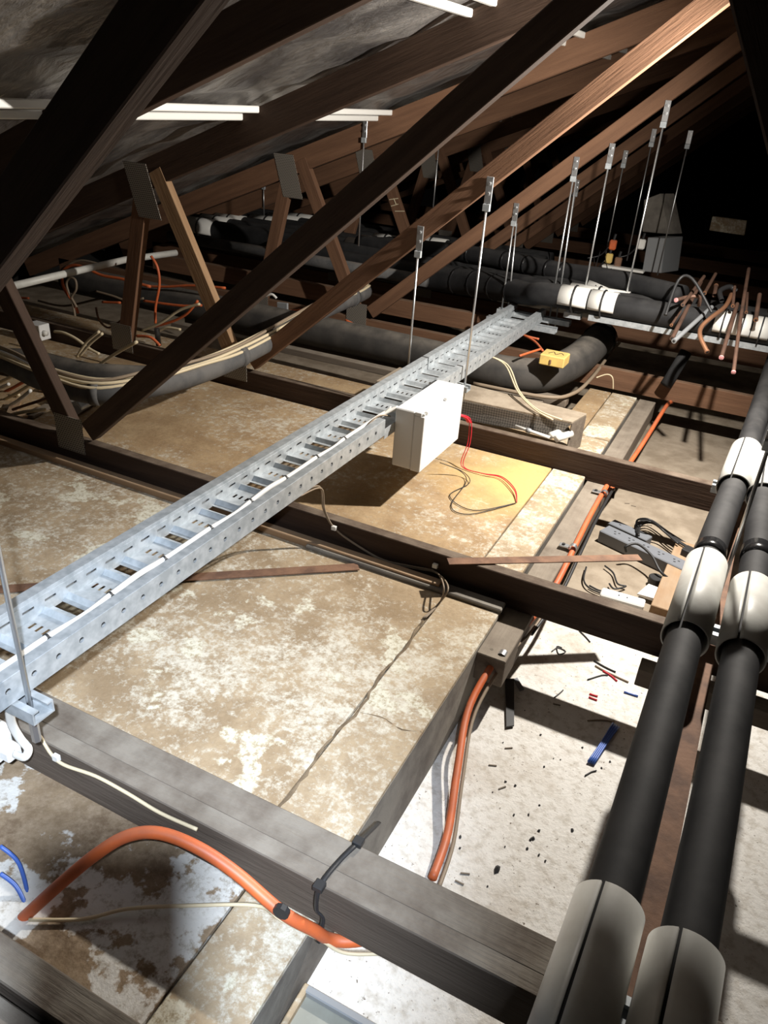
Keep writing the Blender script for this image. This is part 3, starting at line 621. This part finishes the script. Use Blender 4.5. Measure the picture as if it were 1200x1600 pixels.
for i, (x, y, s) in enumerate(sp):
    p = gz(x, y, .001); r_ = s*.00085; n = 7
    ring = [p+Vector((r_*math.cos(6.283*k/n)*rnd.uniform(.6, 1.3), r_*1.5*math.sin(6.283*k/n)*rnd.uniform(.6, 1.3), 0)) for k in range(n)]
    b = MB().add(ring+[p+Vector((0, 0, r_*.7))], [(k, (k+1) % n, n) for k in range(n)])
    tag(b.done('dark_speck', M['black']), 'largest black crumb on the white ceiling board' if i == 0 else ORD[i-1]+' small black crumb from the left on the white ceiling board', 'debris', None if i == 0 else 'black crumbs on the ceiling board')
for i, (x, y, an) in enumerate(sorted(((795, 1168, .6), (785, 1230, .9), (727, 1364, .4), (718, 1378, 0), (770, 1195, .4), (870, 1100, .2), (1015, 820, .2), (990, 790, .1), (980, 786, .5)), key=lambda q: -q[1])):
    p = gz(x, y, .003); obj_ = obox('wood_splinter', M['wood_grey'], None, p, .009, .0014, .0005, .0025, an, 0)
    tag(obj_, ORD[i]+' grey wood splinter on the ceiling board, counted from the nearest', 'debris', 'wood splinters')

# ================================================================ elbow duct, yellow cover, mesh channel
dp = [(-3.4, 3.07, .30), (-2.2, 3.07, .30), (-1.5, 3.07, .30), (-1.0, 3.05, .30), (-.86, 3.06, .30), (-.76, 3.12, .30), (-.70, 3.24, .31), (-.665, 3.42, .32), (-.655, 3.62, .33), (-.65, 3.74, .335)]
du = root('elbow_duct', (-1, 3.05, .22), 'thick black lagged duct bending away in an elbow beyond the tray', 'duct')
MB().tube(smooth_path(dp, 8), .072, 24).done('lagging', M['lag'], du, smooth=True)
MB().tube([(-.652, 3.70, .334), (-.649, 3.76, .336)], .078, 24).done('end_band', M['tape'], du, smooth=True)
y0 = gy(867, 556, 3.02); t = root('yellow_cover', y0, 'yellow block resting on the elbow duct', 'cover')
b = MB().box((-.742, 2.99, .385), (-.640, 3.08, .428)); b.done('block', M['yellow'], t, bevel=.004)
b = MB().tube(smooth_path([(-.715, 3.02, .4285), (-.70, 3.05, .4285), (-.685, 3.02, .4285), (-.67, 3.05, .4285), (-.655, 3.03, .4285)], 4), .0015, 4); b.done('scribble', M['black'], t)
MB().tube([(-.695, 2.989, .395), (-.695, 2.989, .412)], .004, 6).done('slot', M['rust'], t)
ch = root('mesh_channel', (-.75, 2.62, .22), 'tan channel with a diamond mesh front behind the third joist', 'channel')
MB().hexa([(-1.25, 2.555, .318), (-.487, 2.585, .322), (-.462, 2.70, .322), (-1.25, 2.76, .318), (-1.25, 2.555, .328), (-.487, 2.585, .332), (-.462, 2.70, .332), (-1.25, 2.76, .328)]).done('top_board', M['floor_b'], ch, bevel=.002)
MB().hexa([(-1.25, 2.550, .235), (-.530, 2.575, .268), (-.530, 2.580, .268), (-1.25, 2.555, .235), (-1.25, 2.550, .322), (-.488, 2.583, .322), (-.488, 2.588, .322), (-1.25, 2.555, .322)]).done('mesh_front', M['mesh'], ch)
MB().hexa([(-.492, 2.60, .20), (-.487, 2.588, .20), (-.462, 2.70, .20), (-.467, 2.70, .20), (-.492, 2.60, .322), (-.487, 2.588, .322), (-.462, 2.70, .322), (-.467, 2.70, .322)]).done('end_board', M['wood_grey'], ch)
for i, (a, b2) in enumerate((((-.545, 2.545, .278), (-.505, 2.62, .285)), ((-.520, 2.535, .275), (-.485, 2.60, .282)))):
    tag(MB().tube([a, b2], .0125, 14).done('white_pipe_stub', M['pvc'], None, smooth=True), ('left' if i == 0 else 'right')+' short white pipe stub under the end of the mesh channel', 'pipe')
t = root('white_conduit', (-.6, 2.55, .26), 'thin white conduit with a coupling along the third joist', 'conduit')
MB().tube([(-.68, 2.56, .276), (-.545, 2.535, .274)], .006, 10).done('tube', M['pvc'], t, smooth=True)
MB().tube([(-.635, 2.552, .2755), (-.62, 2.549, .2755)], .009, 10).done('coupling', M['greysteel'], t, smooth=True)
for i in range(2):
    cable('thin_cable', [(-.935+.01*i, 2.86, .42), gz(793-4*i, 570, .40), gz(812-3*i, 612, .36), gz(840-4*i, 640, .345), gz(878-14*i, 656, .335)], .003, M['cabley'], ('right' if i == 0 else 'left')+' cream cable hanging from the tray over the mesh channel')
cable('copper_lead', [(-1.0, 2.98, .25), gz(850, 620, .25), gz(895, 615, .25), gz(925, 590, .25), gz(955, 550, .26), gz(968, 535, .28)], .008, M['cableg'], 'brown cable following the underside of the elbow duct')
cable('thin_cable', [gz(932, 590, .26), gz(948, 585, .265), gz(957, 590, .255), gz(958, 608, .2)], .0028, M['cabley'], 'short cream cable bent over the fourth joist')
for i, q in enumerate((((815, 522), (835, 533), (848, 548)), ((812, 556), (830, 550), (846, 545)), ((800, 512), (820, 524), (842, 530)))):
    cable('orange_cable', [gz(x, y, .40) for x, y in q], .005, M['orange'], ('upper', 'lower', 'topmost')[i]+' orange cable end left of the yellow block')
t = root('pipe_stub', (-.3, 3.6, .2), 'black pipe stub leaning over the fourth joist', 'pipe')
MB().tube([gy(1072, 550, 3.56), gy(1048, 590, 3.50), gy(1040, 602, 3.48)], .026, 16).done('stub', M['foam'], t, smooth=True)

# ================================================================ tubes on the long strut, collars, copper offcuts
def tube_run(pts, r, label, m=M['foam'], bands=()):
    t = root('black_tube', pts[0], label, 'pipe', 'black insulated tubes'); P = smooth_path(pts, 8)
    MB().tube(P, r, 20).done('sleeve', m, t, smooth=True)
    for f in bands:
        i = int(f*(len(P)-2)); d = (P[i+1]-P[i]).normalized()*.006
        MB().tube([P[i]-d, P[i]+d], (r[i] if isinstance(r, list) else r)+.003, 16).done('strap_band', M['tape'], t, smooth=True)
    return t
S = .050
tube_run([gy(430, 392, 4.02), gy(560, 414, 4.0), gy(620, 424, 3.95), gy(700, 437, 3.86), gy(760, 446, 3.72), gy(825, 459, 3.50), (-.86, 3.425, .568), (-.5, 3.42, .568), (1.0, 3.42, .568)], [.066]*32+[.066-.002*k for k in range(8)]+[.050]*25, 'front black tube lying on the long strut', bands=(.42, .48, .54, .6))
tube_run([(-1.9, 4.05, .42), (-1.3, 3.85, .50), (-.7, 3.55, .555), (1.0, 3.55, .555)], S, 'second black tube behind the front one on the strut')
tube_run([(-1.9, 4.12, .44), (-1.2, 3.95, .50), (-.6, 3.68, .555), (1.0, 3.68, .555)], S, 'third black tube on the strut, hidden behind the others')
tube_run([gy(560, 380, 4.12), gy(700, 392, 4.05), gy(780, 405, 3.95), gy(870, 423, 3.80), gy(960, 437, 3.66), gy(1066, 462, 3.46)], .043, 'raised black tube ending above the copper offcuts', bands=(.3, .45, .52, .6, .66))
def wcollar(x0, x1, y, z, r, label, m='pvc', group='white collars on the far tubes'):
    t = root('pipe_collar', (x0, y, z), label, 'collar', group)
    o = MB().tube([(x0, y, z), (x1, y, z)], r, 18, a0=-2.0, a1=2.0, up=(0, 0, 1)).done('half_shell', M[m], t, smooth=True)
    s_ = o.modifiers.new('solid', 'SOLIDIFY'); s_.thickness = .004; s_.offset = 1
    MB().tube([((x0+x1)/2-.003, y, z), ((x0+x1)/2+.003, y, z)], r+.006, 18).done('zip_tie', M['black'], t, smooth=True)
    return t
wcollar(-.80, -.675, 3.42, .568, S+.005, 'left one of two white collars at the start of the front strut tube')
wcollar(-.668, -.555, 3.42, .568, S+.005, 'right one of two white collars at the start of the front strut tube')
wcollar(-.79, -.53, 3.55, .555, S+.005, 'white collar on the second tube behind the front collar pair')
wcollar(-.74, -.49, 3.68, .555, S+.005, 'white collar on the third tube, peeking over the front ones')
for i, x in enumerate((-.155, -.082, -.012)):
    wcollar(x, x+.066, 3.42, .568, S+.005, ('left', 'middle', 'right')[i]+' one of three white collars beside the copper pipe ends')
# bank of tubes far left
for i in range(6):
    y = 4.15+.14*i
    tube_run([(-3.55, y, .45), (-2.9, y-.02, .46), (-1.2, y-.12, .47)], .06, ('first', 'second', 'third', 'fourth', 'fifth', 'sixth')[i]+' tube from the front in the far left bank of black tubes')
    if i < 3: wcollar(-3.44+.01*i, -3.22+.01*i, y-.02, .46, .062, ('front', 'middle', 'back')[i]+' collar of the three seen right of the pale web')
    else: wcollar(-3.36+.04*i, -3.10+.04*i, y-.02, .46, .062, ('front', 'middle', 'back')[i-3]+' collar of the three in the dark beyond the pale web')
    if 0 < i < 4: wcollar(-2.34+.02*i, -2.17+.02*i, y-.055, .465, .062, ('none', 'first', 'second', 'third')[i]+' collar in the row left of the fourth truss diagonal')
    if 2 < i < 5: wcollar(-2.20+.04*i, -2.0+.04*i, y-.075, .468, .062, ('lower', 'upper')[i-3]+' collar glimpsed right of the third truss diagonal')
tag(MB().tube([(-2.30, 4.10, .455), (-2.27, 4.10, .455)], .064, 22).done('end_cap', M['pvc'], None, smooth=False, bevel=.004), 'round white cap facing forward beside the far collars', 'cap')
def copper_bit(pts, r, label, m='copper', tip=None, y0=None):
    P = [gy(x, y, Y) for x, y, Y in pts]
    t = root('copper_offcut', P[-1], label, 'copper pipe', 'copper offcuts on the strut')
    MB().tube(smooth_path(P, 5), r, 10, cap=False).done('tube', M[m], t, smooth=True)
    d = (P[-1]-P[-2]).normalized()
    MB().tube([P[-1]-d*.004, P[-1]+d*.001], r+.0012, 10).done('end_ring', M[tip or 'copper_new'], t)
    MB().tube([P[-1]-d*.002, P[-1]+d*.0018], r*.6, 8).done('bore', M['black'] if tip != 'pink' or r > .0085 else M['pink'], t)
copper_bit(((1095, 440, 3.6), (1050, 529, 3.2)), .0085, 'rusty copper offcut, longest of the left pair', tip='copper')
copper_bit(((1100, 432, 3.6), (1067, 476, 3.25)), .007, 'copper offcut with a dark open end above the left pair', tip='copper')
copper_bit(((1070, 476, 3.45), (1049, 508, 3.25)), .005, 'thin short copper offcut leftmost in the heap', tip='copper_new')
copper_bit(((1112, 480, 3.45), (1053, 533, 3.15)), .009, 'grey coated pipe offcut beside the left pair', 'greysteel', 'greysteel')
copper_bit(((1118, 428, 3.7), (1101, 458, 3.5)), .007, 'copper offcut at the back of the heap')
copper_bit(((1143, 460, 3.45), (1133, 479, 3.35), (1110, 497, 3.25), (1096, 511, 3.2), (1094, 526, 3.15), (1105, 550, 3.1)), .0085, 'bright bent copper offcut drooping below the strut', 'copper_new')
copper_bit(((1152, 475, 3.45), (1140, 515, 3.25), (1127, 559, 3.1)), .008, 'straight copper offcut with a pale open end below the collars', tip='pink')
copper_bit(((1170, 420, 3.6), (1157, 500, 3.25), (1146, 582, 3.0)), .007, 'longest copper offcut with a pink cap, hanging lowest', tip='pink')
copper_bit(((1112, 488, 3.3), (1082, 436, 3.35), (1060, 438, 3.35), (1040, 492, 3.25)), .006, 'dark bent offcut arching over the heap', 'black', 'black')
copper_bit(((1187, 460, 3.45), (1181, 500, 3.3)), .008, 'short copper offcut near the right frame edge', tip='copper_new')
copper_bit(((1092, 478, 3.4), (1093, 464, 3.38), (1075, 464, 3.36), (1056, 469, 3.3)), .0075, 'copper elbow with a pink end', tip='pink')
copper_bit(((1128, 470, 3.4), (1125, 455, 3.45), (1140, 448, 3.5), (1150, 455, 3.5)), .010, 'dark elbow offcut at the back of the heap', 'black', 'black')
copper_bit(((1116, 462, 3.5), (1119, 446, 3.6)), .008, 'upright copper stub behind the elbow')
copper_bit(((1148, 448, 3.5), (1145, 478, 3.35)), .006, 'thin copper offcut between the collars', tip='copper_new')
copper_bit(((1168, 458, 3.5), (1166, 488, 3.35)), .005, 'small copper offcut right of the longest one', tip='copper_new')
# behind: grey box with a hood, dim board, yellow and black bits
def slab(name, q, d, m, label, cat):
    return tag(MB().prism([Vector(v) for v in q], d).done(name, M[m], None, bevel=.003), label, cat)
timber('added_shade_post', (.054, 1.675, .985), (.054, 1.675, 1.83), (0, 1, 0), .035, .085, wd, 'unseen dark timber added past the right frame edge to shade the near pipes')  # added out of view, only to block the flood lamp from the near pipe ends
slab('grey_duct_box', [gy(1003, 424, 4.6), gy(1033, 427, 4.6), gy(1040, 372, 4.6), gy(1012, 371, 4.6)], (.07, .16, 0), 'greysteel', 'grey sheet metal box behind the black tubes', 'box')
slab('duct_hood', [gy(1003, 362, 4.75), gy(1045, 366, 4.75), gy(1032, 302, 4.75), gy(1006, 312, 4.75)], (.06, .1, 0), 'plaster_side', 'dim tapering hood above the grey metal box', 'hood')
slab('pale_board', [gy(1108, 360, 5.2), gy(1163, 368, 5.2), gy(1167, 345, 5.2), (gy(1113, 338, 5.2))], (0, .03, 0), 'plaster_rim', 'dim pale board standing in the dark at the right', 'board')
slab('white_ledge', [gy(940, 418, 4.3), gy(1005, 428, 4.3), gy(1005, 424, 4.3), gy(940, 414, 4.3)], (0, .05, 0), 'pvc', 'thin white ledge behind the raised black tube', 'ledge')
for x, y, m, l in ((952, 402, 'yellow', 'yellow gadget among dark cables behind the tubes'), (958, 381, 'orange', 'orange gadget hanging behind the tubes'), (966, 408, 'rust', 'brown canister behind the tubes'), (1003, 380, 'pvc', 'white knob left of the grey metal box')):
    c = gy(x, y, 4.35); t = root('cable_fitting', c, l, 'fitting')
    MB().box(c-Vector((.018, .015, .03)), c+Vector((.018, .015, .02))).done('body', M[m], t, bevel=.006)
    MB().tube([c+Vector((0, 0, .02)), c+Vector((.004, 0, .05))], .007, 8).done('neck', M['black'], t)
    cable('wire', [c+Vector((-.02, 0, -.02)), c+Vector((-.06, .02, -.07)), c+Vector((-.12, .0, -.09))], .004, M['black'], parent=t)
for i, (x0_, y0_, x1_, y1_) in enumerate(((928, 400, 920, 452), (938, 392, 935, 455), (945, 400, 950, 460), (915, 420, 905, 455), (955, 420, 962, 462))):
    a_, b2 = gy(x0_, y0_, 4.0), gy(x1_, y1_, 3.55)
    cable('black_wire', [a_, (a_+b2)/2+Vector((.02*(-1)**i, 0, -.03)), b2], .0022, M['black'], ('first', 'second', 'third', 'fourth', 'fifth')[i]+' thin black wire tail above the white collar pair, from the left set', 'wire', 'black wire tails')

# ================================================================ left clutter
bd = [(x, y, z) for x, y, z in ((-3.0, 1.86, .37), (-2.38, 1.80, .37), (-2.12, 1.75, .37), (-1.90, 1.77, .365), (-1.80, 1.90, .37), (-1.745, 2.10, .375), (-1.728, 2.33, .385), (-1.74, 2.7, .405), (-1.77, 3.0, .418), (-1.80, 3.35, .412), (-1.82, 3.52, .41))]
bl = root('lagged_bundle', (-1.8, 2.2, .34), 'grey lagged pipe with cream cables strapped on, curling round the third truss', 'pipe')
MB().tube(smooth_path(bd, 8), .040, 18).done('lagging', M['lag_grey'], bl, smooth=True)
for i in (3, 6, 9):
    p = Vector(bd[i]); d = (Vector(bd[min(i+1, 10)])-Vector(bd[i-1])).normalized()*.016
    MB().tube([p-d, p+d], .044, 18).done('strap_band', M['lag_grey'], bl, smooth=True)
for i, (dx, dz, m) in enumerate(((.018, .038, 'cabley'), (.030, .026, 'cabley'), (.004, .043, 'cableg'), (-.012, .042, 'cabley'))):
    cable('strapped_cable', [(x+dx*(.9 if y > 1.8 else .3), y-(.0 if y > 1.8 else dx), z+dz+.006*((k*i) % 3)) for k, (x, y, z) in enumerate(bd)], .006, M[m], parent=bl)
cw = [gz(20, 447, .50), gz(105, 427, .50), gz(195, 406, .50), gz(275, 395, .50)]
tag(MB().tube(cw, .016, 12).done('white_conduit', M['pvc_dirty'], None, smooth=True), 'dirty white conduit running away at the far left behind the webs', 'conduit')
cable('orange_cable', [gy(x, y, 2.9) for x, y in ((235, 448), (191, 436), (159, 430), (131, 417.5), (112.5, 414.7), (99, 423), (97.5, 442), (105, 459), (116, 474), (122, 490))], .0075, M['orange'], 'orange cable curling in a big loop at the far left')
cable('grey_cable', [gy(x, y, 2.88) for x, y in ((119, 505), (115, 480), (112, 465), (119, 452), (118, 438), (110, 434), (104, 442), (108, 458), (120, 480))], .006, M['cableg'], 'grey cable tied in a narrow loop inside the orange loop')
cable('grey_cable', [gy(x, y, 3.2) for x, y in ((160, 414), (130, 407), (110, 412), (100, 425))], .006, M['cableg'], 'grey brown cable arching above the orange loop')
oo = [(((228, 447), (260, 448), (300, 446), (352, 450)), 3.0, 'orange', 'orange cable running level behind the pale web'), (((236, 400), (246, 418), (249, 445), (243, 480), (243, 505)), 2.8, 'orange', 'orange cable hanging vertically between the two webs'),
      (((242, 510), (270, 502), (292, 490), (309, 470)), 2.75, 'orange', 'orange cable rising behind the third truss web'), (((222, 516), (250, 505), (275, 488), (290, 481), (312, 475)), 2.72, 'cabley', 'cream cable rising beside the orange one'),
      (((225, 470), (260, 475), (290, 478), (315, 477)), 2.9, 'orange', 'lower level orange cable behind the pale web'), (((160, 472), (188, 473)), 2.9, 'orange', 'short orange cable left of the red web'),
      (((25, 465), (45, 466)), 2.9, 'orange', 'orange cable end behind the nearest web'), (((214, 525), (235, 527), (250, 540)), 2.4, 'orange', 'thick orange stub at the foot of the red web'),
      (((150, 480), (155, 500), (170, 512), (190, 500)), 2.7, 'rust', 'brown cable sagging left of the red web'), (((248, 517), (262, 512), (282, 515)), 2.7, 'cabley', 'cream cable arching over a grey stub'),
      (((85, 518), (100, 520), (120, 530), (140, 545), (155, 553)), 2.35, 'cabley', 'cream cable leaving the small white box'), (((120, 558), (135, 535), (155, 518)), 2.3, 'cabley', 'pair of cream cable ends standing up, left piece'),
      (((125, 556), (142, 536), (160, 521)), 2.28, 'cabley', 'pair of cream cable ends standing up, right piece'), (((155, 570), (180, 553), (214, 534)), 2.15, 'cabley', 'straight cream cable pointing at the red web foot'),
      (((0, 597), (25, 585), (42, 575)), 1.95, 'cabley', 'cream cable at the left edge, upper'), (((0, 620), (15, 618), (30, 617)), 1.9, 'cabley', 'cream cable at the left edge, lowest'),
      (((0, 642), (25, 628), (48, 610)), 1.80, 'pvc', 'white flat cable at the left edge under the cream ones'), (((0, 628), (30, 612), (60, 592)), 1.86, 'cabley', 'long cream cable slanting at the left edge'),
      (((20, 640), (50, 630), (80, 622), (105, 628)), 1.75, 'rust', 'brown cable lying across the left clutter'), (((0, 655), (30, 645), (70, 640)), 1.70, 'cabley', 'lowest cream cable above the second joist at the left edge'),
      (((150, 455), (175, 462), (200, 470), (225, 466)), 3.0, 'cableg', 'brown cable behind the red web'), (((60, 470), (100, 478), (150, 468), (185, 460)), 3.1, 'cableg', 'brown cable crossing behind the tied loop'),
      (((2, 615), (20, 606), (40, 595)), 1.92, 'orange', 'thin red orange cable at the left edge'), (((0, 606), (14, 600)), 1.92, 'pvc', 'white cable stub at the left edge'),
      (((395, 475), (420, 483), (450, 486), (475, 484)), 3.1, 'orange', 'orange cable passing under the third truss diagonal'), (((415, 462), (425, 460), (432, 466)), 3.1, 'pvc', 'white cable stub near the middle orange cable'),
      (((540, 500), (570, 515), (600, 527), (640, 533), (690, 536)), 3.35, 'orange', 'orange cable on the fourth joist behind the duct'), (((545, 508), (575, 522), (610, 530)), 3.33, 'orange', 'second orange cable in front of the fourth joist')]
for q, Y, m, l in oo: cable('loose_cable', [gy(x, y, Y) for x, y in q], .0062 if m != 'rust' else .005, M[m], l)
wbx = gy(62, 517, 2.44); t = root('small_box', wbx-Vector((0, 0, .035)), 'small white plastic box at the far left between the webs', 'electrical box')
MB().box(wbx-Vector((.045, .03, .036)), wbx+Vector((.035, .03, .036))).done('body', M['whitepl'], t, bevel=.003)
MB().tube([wbx+Vector((.035, -.01, .0)), wbx+Vector((.055, -.01, 0))], .012, 10).done('cable_gland', M['pvc'], t, smooth=True)
tag(MB().tube([gz(-40, 560, .25), gz(40, 562, .25), gz(140, 585, .25), gz(240, 590, .25)], .045, 16).done('black_hose', M['lag'], None, smooth=True), 'black lagged hose under the cream cables at the left edge', 'pipe')
slab('galvanised_angle', [gz(120, 632, .27), gz(127, 642, .27), gz(186, 612, .27), gz(180, 606, .27)], (0, 0, .012), 'galv', 'grey metal angle lying behind the second truss node', 'angle')
slab('grey_sheet', [gz(70, 625, .20), gz(120, 650, .20), gz(185, 608, .20), gz(110, 598, .20)], (0, 0, .006), 'plaster_side', 'grey brown sheet offcut behind the second truss node', 'sheet')
for i, (x, y) in enumerate(((85, 600), (110, 612), (30, 640), (60, 632), (20, 628))):
    p = gz(x, y, .22); tag(obox('scrap_offcut', M['wood_grey' if i % 2 else 'wood_pale'], None, p, .06, .018, .19, .20, .3+.5*i, .001), ('pale', 'grey', 'pale short', 'grey short', 'pale tilted')[i]+' wood scrap in the left clutter, '+('behind the node', 'beside the angle', 'under the cables', 'near the chord', 'at the frame edge')[i], 'scrap')
slab('metal_bracket', [gy(432, 472, 3.1), gy(449, 474, 3.1), gy(449, 503, 3.1), gy(434, 500, 3.1)], (0, .012, 0), 'greysteel', 'grey metal bracket under the third truss diagonal', 'bracket')
tag(MB().tube([gy(245, 513, 2.6), gy(248, 540, 2.6)], .012, 10).done('grey_stub', M['greysteel'], None, smooth=True), 'short grey conduit stub by the orange cable end', 'conduit')
timber('far_plank', (-3.4, 3.75, .30), (-1.2, 3.75, .30), (0, 1, 0), .04, .09, wr, 'reddish plank in the dark beyond the left cables', 'plank')
tag(MB().tube([(-3.4, 3.9, .43), (-2.5, 3.86, .44), (-1.6, 3.8, .45)], .032, 14).done('grey_pipe', M['lag_grey'], None, smooth=True), 'grey lagged pipe in the dark behind the pale web', 'pipe')
# roof battens seen between the rafters
def batten(p, l):
    z = RL(p.x)+.118
    b = MB().box((p.x-.011, p.y, z-.022), (p.x+.011, 8.9, z)); o = b.done('roof_batten', M['pvc'], None, bevel=.003); tag(o, l, 'batten', 'white roof battens')
for (px, py), l in (((365, 171), 'lower front white batten between the rafters'), ((336, 183), 'lower rear white batten between the rafters'), ((728, 20), 'upper white batten by the top edge'), ((765, 2), 'second white batten at the top edge')):
    d = ray(px, py)
    # meet the plane of the rafter backs
    k = (RL(0)+.105-CH)/(d.z-.40*d.x); p = CAM+d*k
    batten(Vector((p.x, .95 if 'lower' in l else .60, p.z)), l)

# ================================================================ photographer's phone (casts the corner shadow)
ph = root('phone', CAM-fwd*.02, 'black phone held where the photograph was taken, outside the picture', 'phone')
def cbox(name, m, x0, x1, y0, y1, z0, z1):
    q = [(x0, y0), (x1, y0), (x1, y1), (x0, y1)]
    return MB().hexa([CAM+cr*x+cu*y-fwd*z1 for x, y in q]+[CAM+cr*x+cu*y-fwd*z0 for x, y in q]).done(name, m, ph, bevel=.006)
cbox('body', M['black'], -.060, .014, -.128, .018, .012, .021)
cbox('lens_plate', M['strip'], -.018, .012, -.012, .014, .006, .012)
